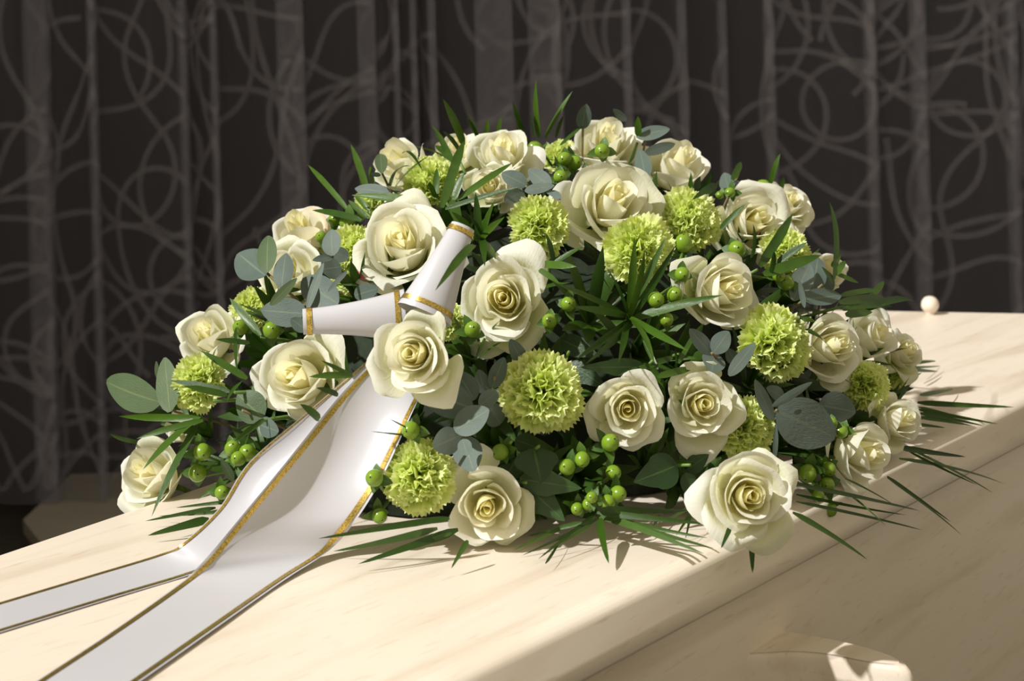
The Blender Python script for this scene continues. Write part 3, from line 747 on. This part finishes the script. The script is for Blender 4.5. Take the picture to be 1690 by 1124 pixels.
# ------------------------------------------------------------------ eucalyptus
def sprig(name, label, cat, stems, leaves, mat, group, prof, ktip=1.05, kbase=1.0, na=5, sr=0.0012):
    rp = PD(stems[-1][0], stems[-1][1], 0.95)
    t = setp(empty(name, rp), label, cat, group)
    pts = [PD(x_, y_, 1.03) for x_, y_ in stems[:-1]] + [rp]
    if len(pts) == 1: pts = [rp + dome_normal(rp) * 0.02, rp]
    pts.append(rp - dome_normal(rp) * 0.05)
    v, f = tube([p - rp for p in pts], [sr] * len(pts), 6)
    link('stem', make_mesh('stem', v, f, M['brown_stem'] if 'eucalyptus' in name else M['stem']), t)
    for lf in leaves:
        b, tp_, w = lf[0], lf[1], lf[2]
        kt = lf[3] if len(lf) > 3 else ktip
        m = lf[4] if len(lf) > 4 else mat
        bp, tp = PD(*b, kt - 0.03), PD(*tp_, kt)
        nr = ((CAMP - tp).normalized() * 0.9 + dome_normal(tp) * 0.35 + Vector((lr.uniform(-.3, .3), lr.uniform(-.3, .3), lr.uniform(-.3, .3)))).normalized()
        me = leaf_mesh('leaf', bp - rp, tp - rp, w * px2m(tp), nr, m, prof, nl=12, na=na, bend=lr.uniform(-0.05, 0.10), fold=lr.uniform(-0.08, 0.18), wave=0.012, rng=lr)
        link('leaf', me, t)
    return t
EG = M['eucalyptus_green']; EU = M['eucalyptus']
EUC = [
 ('sunlit eucalyptus sprig with big round leaves at the left shoulder', [(441, 451), (465, 474), (488, 492)],
  [((438, 455), (393, 418), 58, 1.07), ((441, 450), (443, 389), 34, 1.12, EG), ((465, 476), (472, 418), 34, 1.09), ((446, 504), (490, 459), 17, 1.11, EG), ((506, 518), (431, 512), 48, 1.05), ((507, 512), (534, 434), 15, 1.12), ((558, 502), (498, 462), 54, 1.0), ((507, 545), (480, 526), 24, 1.06)]),
 ('upright eucalyptus sprig left of the pink-marked rose', [(550, 423), (561, 450)],
  [((549, 422), (547, 379), 33, 1.12), ((551, 423), (516, 430), 15, 1.11), ((563, 440), (530, 445), 40, 1.06), ((573, 448), (541, 482), 9, 1.12), ((585, 488), (624, 476), 30, 1.0), ((575, 425), (545, 415), 26, 1.05)]),
 ('pointed grey-green eucalyptus leaves jutting out at the far left', [(264, 662), (290, 680)],
  [((264, 664), (176, 630), 58, 1.06, EG), ((280, 680), (272, 590), 38, 1.05, EG), ((260, 625), (258, 596), 8, 1.04, EG)]),
 ('shaded round eucalyptus leaves under the large left rose', [(430, 690)],
  [((434, 690), (392, 650), 54, 1.0, EG), ((428, 700), (460, 712), 34, 1.0), ((385, 794), (365, 758), 15, 1.04, EG), ((415, 640), (440, 675), 30, .97, EG)]),
 ('blue-grey eucalyptus rosette beside the pale carnation at front', [(758, 717), (775, 740)],
  [((779, 674), (692, 642), 58, 1.08), ((750, 710), (807, 676), 48, 1.11), ((759, 719), (715, 738), 46, 1.10), ((764, 722), (782, 778), 50, 1.07), ((783, 660), (754, 613), 40, 1.05), ((791, 670), (823, 645), 28, 1.08), ((763, 725), (772, 752), 24, 1.12)]),
 ('shaded eucalyptus leaves between spiral-heart rose and front carnation', [(815, 640)],
  [((812, 640), (832, 590), 28, 1.02), ((868, 606), (842, 560), 26, 1.02), ((800, 650), (790, 610), 26, 1.0), ((826, 700), (806, 668), 40, .96)]),
 ('dusky eucalyptus leaves above the round upper carnation', [(869, 308), (885, 320)],
  [((869, 306), (828, 286), 31, 1.05), ((909, 308), (872, 280), 29, 1.05), ((866, 315), (915, 306), 18, 1.07), ((864, 316), (832, 332), 26, 1.03), ((905, 315), (925, 330), 18, 1.02)]),
 ('grey eucalyptus leaves between the two top right roses', [(1062, 250)],
  [((1050, 226), (1105, 213), 25, 1.05), ((1064, 254), (1114, 237), 19, 1.06), ((1066, 294), (1056, 246), 27, 1.04), ((1034, 200), (1012, 180), 13, 1.02)]),
 ('single dark eucalyptus leaf behind the very top rose', [(962, 215)], [((960, 213), (968, 172), 25, 1.0)]),
 ('dark eucalyptus cluster above the right front rose', [(1175, 583), (1190, 600)],
  [((1174, 584), (1138, 543), 27, 1.03), ((1177, 582), (1203, 547), 32, 1.04), ((1180, 582), (1174, 614), 42, 1.02), ((1203, 620), (1246, 566), 23, 1.05), ((1215, 600), (1200, 575), 22, 1.0)]),
 ('huge dark round eucalyptus leaf with thin leaves at lower right', [(1282, 677), (1270, 690)],
  [((1282, 678), (1378, 722), 82, 1.06), ((1277, 694), (1246, 627), 24, 1.05), ((1274, 671), (1340, 631), 15, 1.10), ((1278, 760), (1281, 700), 9, 1.07), ((1295, 660), (1265, 640), 26, 1.0), ((1312, 684), (1322, 676), 10, 1.12)]),
 ('round shaded eucalyptus leaf left of the low right carnation', [(1353, 667)], [((1351, 668), (1412, 680), 54, 1.02), ((1350, 690), (1385, 712), 22, .99)]),
 ('muted eucalyptus leaves behind the right shoulder roses', [(1330, 492)],
  [((1340, 482), (1350, 424), 38, 1.0), ((1326, 494), (1388, 487), 33, 1.03), ((1328, 508), (1319, 462), 10, 1.06), ((1308, 496), (1336, 436), 36, 1.0), ((1375, 478), (1360, 448), 24, 1.0)]),
 ('small eucalyptus leaves behind the tall side-view rose', [(1205, 318)], [((1203, 318), (1196, 285), 25, 1.0), ((1206, 312), (1228, 304), 20, 1.0)]),
 ('small heart-shaped eucalyptus leaf on a thin stalk at the left top', [(630, 285), (645, 315)], [((630, 286), (628, 254), 21, 1.07, EG), ((642, 318), (586, 311), 23, 1.05), ((628, 290), (612, 286), 9, 1.06)]),
]
for lb, st, lv in EUC: sprig('eucalyptus_sprig', lb, 'eucalyptus', st, lv, EU, 'eucalyptus sprigs in the spray', pf_round)

# ------------------------------------------------------------------ rose leaves
RL = [
 ('serrated rose leaf catching light beside the closed-bud rose', [(882, 742)], [((881, 740), (893, 797), 74, 1.0)]),
 ('pair of dark rose leaves behind the front lid foliage', [(862, 796)], [((858, 790), (960, 806), 44, 1.0), ((866, 800), (932, 860), 50, .99), ((850, 760), (830, 800), 40, .96)]),
 ('rounded serrated rose leaf right of the front berries', [(1116, 768)], [((1118, 768), (1046, 796), 60, 1.0), ((1132, 780), (1150, 834), 32, .99), ((1135, 775), (1170, 750), 30, .97)]),
 ('dark rose leaf above the left one of the front pair', [(1060, 612)], [((1065, 606), (958, 606), 30, .98)]),
 ('dark rose leaves in the shade below the large front carnation', [(840, 735)], [((842, 735), (815, 770), 34, .95), ((850, 725), (900, 745), 34, .94)]),
 ('dark rose leaf in the gap beside the spiral-heart rose', [(930, 600)], [((925, 560), (990, 590), 36, .90), ((940, 600), (1000, 640), 36, .90)]),
]
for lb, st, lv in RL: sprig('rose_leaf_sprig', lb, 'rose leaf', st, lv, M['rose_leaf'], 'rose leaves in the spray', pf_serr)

# ------------------------------------------------------------------ berries
bv, bu, fmi = [], [], []
_nb = 14
for r_, z_ in [(0.02, -1.05), (0.45, -0.95), (0.80, -0.62), (0.98, -0.15), (0.97, 0.25), (0.80, 0.68), (0.50, 0.97), (0.22, 1.09), (0.10, 1.11), (0.05, 1.20), (0.0, 1.21)]:
    for kx in range(_nb): bv.append((r_ * math.cos(kx * 2 * math.pi / _nb), r_ * math.sin(kx * 2 * math.pi / _nb), z_))
bf = gridf(_nb, 11, True)
BERRY = make_mesh('berry', bv, bf, None, mats=[M['berry'], M['berry_tip']], fm=[0] * (_nb * 8) + [1] * (_nb * 2))
_bg = random.Random(4)
BLEAF = [leaf_mesh('sepal_leaf', Vector((0, 0, -0.98)), Vector((_bg.uniform(1.5, 2.3), 0, -0.95 + _bg.uniform(-0.7, 0.7))), 1.35, Vector((0, 0, 1)), M['berry_leaf'], pf_ovate, nl=5, na=3, bend=0.1, fold=0.2, rng=_bg) for _ in range(5)]
def berries(label, root, bs, seed):
    g = random.Random(seed * 3 + 1)
    rp = PD(root[0], root[1], 0.92)
    t = setp(empty('berry_sprig', rp), label, 'berries', 'green berry sprigs in the spray')
    for b in bs:
        r_px = b[2] if len(b) > 2 else 14
        c = PD(b[0], b[1], b[3] if len(b) > 3 else 0.985)
        s = r_px * px2m(c)
        dr = ((c - rp).normalized() * 0.6 + (CAMP - c).normalized() * 0.35 + Vector((g.uniform(-.5, .5), g.uniform(-.3, .3), g.uniform(-.5, .4)))).normalized()
        m = Matrix.Translation(c - rp) @ dr.to_track_quat('Z', 'Y').to_matrix().to_4x4() @ Matrix.Diagonal((s, s, s * 1.02, 1))
        bo = link('berry', BERRY, t, m)
        v, f = tube([Vector((0, 0, 0)), (c - rp) * 0.5 + dome_normal(c) * 0.004, c - rp - dr * s * 0.9], [0.0013, 0.0012, 0.0014], 6)
        link('stem', make_mesh('stem', v, f, M['stem']), t)
        for kx in range(4):
            link('sepal_leaf', BLEAF[g.randrange(len(BLEAF))], bo, Matrix.Rotation(kx * 1.5708 + g.uniform(-.4, .4), 4, 'Z'))
    return t
BER = [
 ('green berries in the shade right of the upright top rose', (912, 275), [(884, 246, 13), (948, 268, 13), (932, 262, 12, 1.0), (925, 292, 12, .98)]),
 ('single shiny green berry in front of the very top rose', (1000, 268), [(994, 249, 13, 1.1)]),
 ('green berry cluster left of the right-facing rose', (1108, 475), [(1128, 402, 15), (1126, 453, 13), (1114, 487, 14, 1.0), (1083, 495, 14, .99), (1100, 527, 12, .97)]),
 ('single green berry above the right-facing rose', (1212, 430), [(1216, 412, 15)]),
 ('green berry pair beside strap leaves at the right shoulder', (1290, 485), [(1298, 467, 13), (1285, 455, 11, 1.0)]),
 ('green berry pair right of the wide open yellow-hearted rose', (922, 520), [(938, 502, 13), (907, 530, 13)]),
 ('single green berry between two open roses at centre left', (790, 562), [(780, 544, 14)]),
 ('green berry cluster above the lid at the left end', (368, 765), [(334, 746, 15), (326, 781, 15), (408, 748, 15), (384, 741, 14, 1.0), (394, 757, 13, 1.0)]),
 ('green berry pair above the large left rose', (422, 548), [(397, 541, 13), (448, 545, 15)]),
 ('green berries at the right edge of the wide ribbon', (645, 822), [(618, 789, 15, 1.1), (626, 851, 13, 1.0)]),
 ('single green berry above the pale carnation beside the ribbon', (692, 722), [(678, 710, 15, 1.06)]),
 ('green berry cluster beneath the left one of the front pair', (972, 742), [(1007, 731, 15), (961, 758, 13), (936, 771, 14)]),
 ('low green berry cluster above the front palm fronds', (988, 798), [(1020, 815, 14), (977, 821, 10, 1.06), (1003, 829, 13, 1.0), (953, 840, 11), (972, 832, 11, 1.0), (1012, 780, 13, .96)]),
 ('green berries hanging over the lid edge left of the overhanging rose', (1352, 765), [(1333, 781, 15), (1368, 774, 12), (1365, 800, 13), (1371, 841, 11), (1350, 818, 11, 1.0)]),
 ('green berry pair beside the huge dark round leaf', (1376, 722), [(1388, 712, 12), (1372, 699, 11, 1.05)]),
 ('green berries behind the upper right roses', (1222, 325), [(1258, 309, 13), (1188, 322, 7), (1205, 318, 9, 1.0)]),
 ('green berries behind the lime carnation at the left shoulder', (570, 380), [(574, 366, 14), (552, 363, 11), (530, 392, 10)]),
 ('single green berry low beside the narrow ribbon tail', (382, 815), [(366, 813, 12, 1.03)]),
 ('dim green berry in the shade below the large front carnation', (835, 755), [(826, 746, 14, .97)]),
]
for i, (lb, rt_, bs) in enumerate(BER): berries(lb, rt_, bs, i)

# ------------------------------------------------------------------ dark filler greenery between the flowers
fg = random.Random(21)
fill_leaf = []
for _ in range(5):
    fill_leaf.append(leaf_mesh('leaf', Vector((0, 0, 0)), Vector((0, fg.uniform(.012, .03), fg.uniform(.05, .075))), fg.uniform(.008, .012), Vector((0, 1, 0)), M['palm'], pf_strap, nl=5, bend=-0.12, fold=0.2, rng=fg))
def filler(p, n_, sc_=1.0):
    t = setp(empty('filler_shoot', p, n_.to_track_quat('Z', 'Y').to_matrix(), sc_), 'dark green leafy filler shoot in the shaded gaps between the flowers', 'foliage', 'filler greenery between the flowers')
    for kx in range(9):
        m = Matrix.Rotation(kx * 0.698 + fg.uniform(-.3, .3), 4, 'Z') @ Matrix.Rotation(-fg.uniform(0.0, 0.9), 4, 'X')
        link('leaf', fill_leaf[fg.randrange(5)], t, m)
for px_, py_ in ((1275, 742), (1300, 735), (1335, 738), (1370, 735), (1400, 700), (1440, 690), (1310, 765), (1180, 750), (1120, 800), (1060, 780), (905, 815), (860, 800), (690, 705),
                 (640, 700), (440, 760), (400, 780), (350, 720), (310, 700), (1340, 610), (1400, 600), (1230, 640), (780, 600), (600, 500), (640, 480), (470, 540), (1455, 650)):
    p = PD(px_, py_, 0.90); p = p + (p - CAMP).normalized() * 0.03
    if p.z < 0.015: p.z = 0.015
    filler(p, (dome_normal(p) + Vector((0, 0, 0.5))).normalized(), 0.75)
nf = 0
while nf < 74:
    az, el = fg.uniform(0, 6.283), math.asin(fg.uniform(0.02, 0.98))
    d_ = U * (DA * math.cos(el) * math.cos(az)) + V * (DB * math.cos(el) * math.sin(az)) + Vector((0, 0, DCZ * math.sin(el)))
    if d_.normalized().dot(Vector((0.02, -0.9, 0.35))) < -0.25: continue
    p = DC + d_ * 0.71 + Vector((0, 0, .012))
    n_ = dome_normal(p)
    filler(p, n_)
    nf += 1

# ------------------------------------------------------------------ ribbon
rb = setp(empty('ribbon_bow', PD(650, 600)), 'white satin ribbon bow with gold edges and two tails trailing over the lid', 'ribbon')
RB0 = PD(650, 600)
def strip(name, Lp, Rp, n=60, m=13, sag=0.0, sagf=None, lift=0.0):
    Lc, Rc = catmull(Lp, n), catmull(Rp, n)
    def pt(i, q):
        a, b = Lc[i], Rc[i]
        i0, i1 = max(i - 1, 0), min(i + 1, n - 1)
        tg = ((Lc[i1] + Rc[i1]) - (Lc[i0] + Rc[i0])).normalized()
        nr = tg.cross(b - a).normalized()
        if nr.dot(CAMP - a) < 0: nr = -nr
        s_ = sag * (sagf(i / (n - 1)) if sagf else 1)
        return a.lerp(b, q) + nr * s_ * 4 * q * (1 - q), nr
    v = []
    for i in range(n):
        for k in range(m): v.append(pt(i, k / (m - 1))[0] - RB0)
    o = link(name, make_mesh(name, v, gridf(m, n), M['satin']), rb)
    for q0, q1 in ((0.03, 0.085), (0.915, 0.97)):
        v = []
        for i in range(n):
            for q in (q0, q1):
                p, nr = pt(i, q)
                v.append(p + nr * 0.0006 - RB0)
        link('gold_edge', make_mesh('gold_edge', v, gridf(2, n), M['gold']), o)
    return o
def drape(p0, p1, mids, off=0.0):
    # points between a start on the flowers and an end on the lid, kept in front of the mound
    out = []
    d0, d1 = p0.y, p1.y
    for k, (x_, y_) in enumerate(mids):
        s_ = (k + 1) / (len(mids) + 1)
        d = d0 + (d1 - d0) * s_
        dd = PD(x_, y_, 1.02).y
        d = min(d, dd - 0.004)
        p = PY(x_, y_, d + off)
        if p.z < 0.006: p = PZ(x_, y_, 0.006)
        out.append(p)
    return out
# wide front tail
l0, l1 = PD(640, 572, 1.03), PZ(335, 927, 0.016)
r0, r1 = PD(690, 660, 1.0), PZ(545, 907, 0.008)
Lp = [l0] + drape(l0, l1, [(565, 648), (482, 750), (400, 850)]) + [l1, PZ(292, 966, .006), PZ(180, 1045, .0022), PZ(60, 1124, .0022), PZ(-160, 1270, .0022)]
Rp = [r0] + drape(r0, r1, [(665, 715), (630, 790), (590, 855)]) + [r1, PZ(470, 957, .0022), PZ(360, 1034, .0022), PZ(232, 1124, .0022), PZ(0, 1285, .0022)]
strip('wide_tail', Lp, Rp, 70, 15, -0.014, lambda s_: math.sin(math.pi * min(1, s_ / 0.5)) if s_ < 0.5 else 0)
# narrow tail behind it
l0, l1 = PD(622, 582, 0.98), PZ(300, 897, 0.014)
r0, r1 = PD(655, 610, 0.98), PZ(365, 925, 0.006)
Lp = [l0] + drape(l0, l1, [(512, 676), (412, 762), (362, 838)], .012) + [l1, PZ(262, 915, .005), PZ(150, 949, .0010), PZ(0, 994, .0010), PZ(-200, 1053, .0010)]
Rp = [r0] + drape(r0, r1, [(560, 692), (482, 772), (425, 852)], .018) + [r1, PZ(310, 950, .0010), PZ(180, 989, .0010), PZ(0, 1044, .0010), PZ(-200, 1106, .0010)]
strip('narrow_tail', Lp, Rp, 70, 11, -0.004, lambda s_: math.sin(math.pi * min(1, s_ / 0.5)) if s_ < 0.5 else 0)
def loop(A, B, rA, rB, flat=0.6, n=16, m=28, bow=0.0, flare=1.6, ring=0.03):
    ax = (B - A)
    t = ax.normalized()
    tw = (CAMP - (A + B) / 2).normalized()
    sd = t.cross(tw).normalized(); fr = sd.cross(t).normalized()
    def pt(s_, th, add=0.0):
        r = rA + (rB - rA) * (1 - (1 - s_) ** flare)
        p = A + ax * s_ + fr * bow * math.sin(math.pi * s_)
        return p + sd * math.cos(th) * (r + add) + fr * math.sin(th) * (r * flat + add)
    v = [pt(j / n, 2 * math.pi * k / m) - RB0 for j in range(n + 1) for k in range(m)]
    o = link('loop', make_mesh('loop', v, gridf(m, n + 1, True), M['satin']), rb)
    for s0, s1 in ((ring, ring + 0.05), (0.91, 0.965)):
        v = [pt(s0 + (s1 - s0) * j / 2, 2 * math.pi * k / m, 0.0007) - RB0 for j in range(3) for k in range(m)]
        link('gold_edge', make_mesh('gold_edge', v, gridf(m, 3, True), M['gold']), o)
    return o
pm = 1.22 / F
loop(PD(700, 520, 1.17), PD(764, 374, 1.25), 44 * pm, 19 * pm, 0.75, bow=.004, flare=1.3, ring=.06)
loop(PD(668, 521, 1.07), PD(500, 531, 1.13), 42 * pm, 20 * pm, 0.75, bow=.003, flare=1.8, ring=.05)
loop(PD(668, 520, 1.02), PD(560, 517, 1.03), 24 * pm, 13 * pm, 0.7)
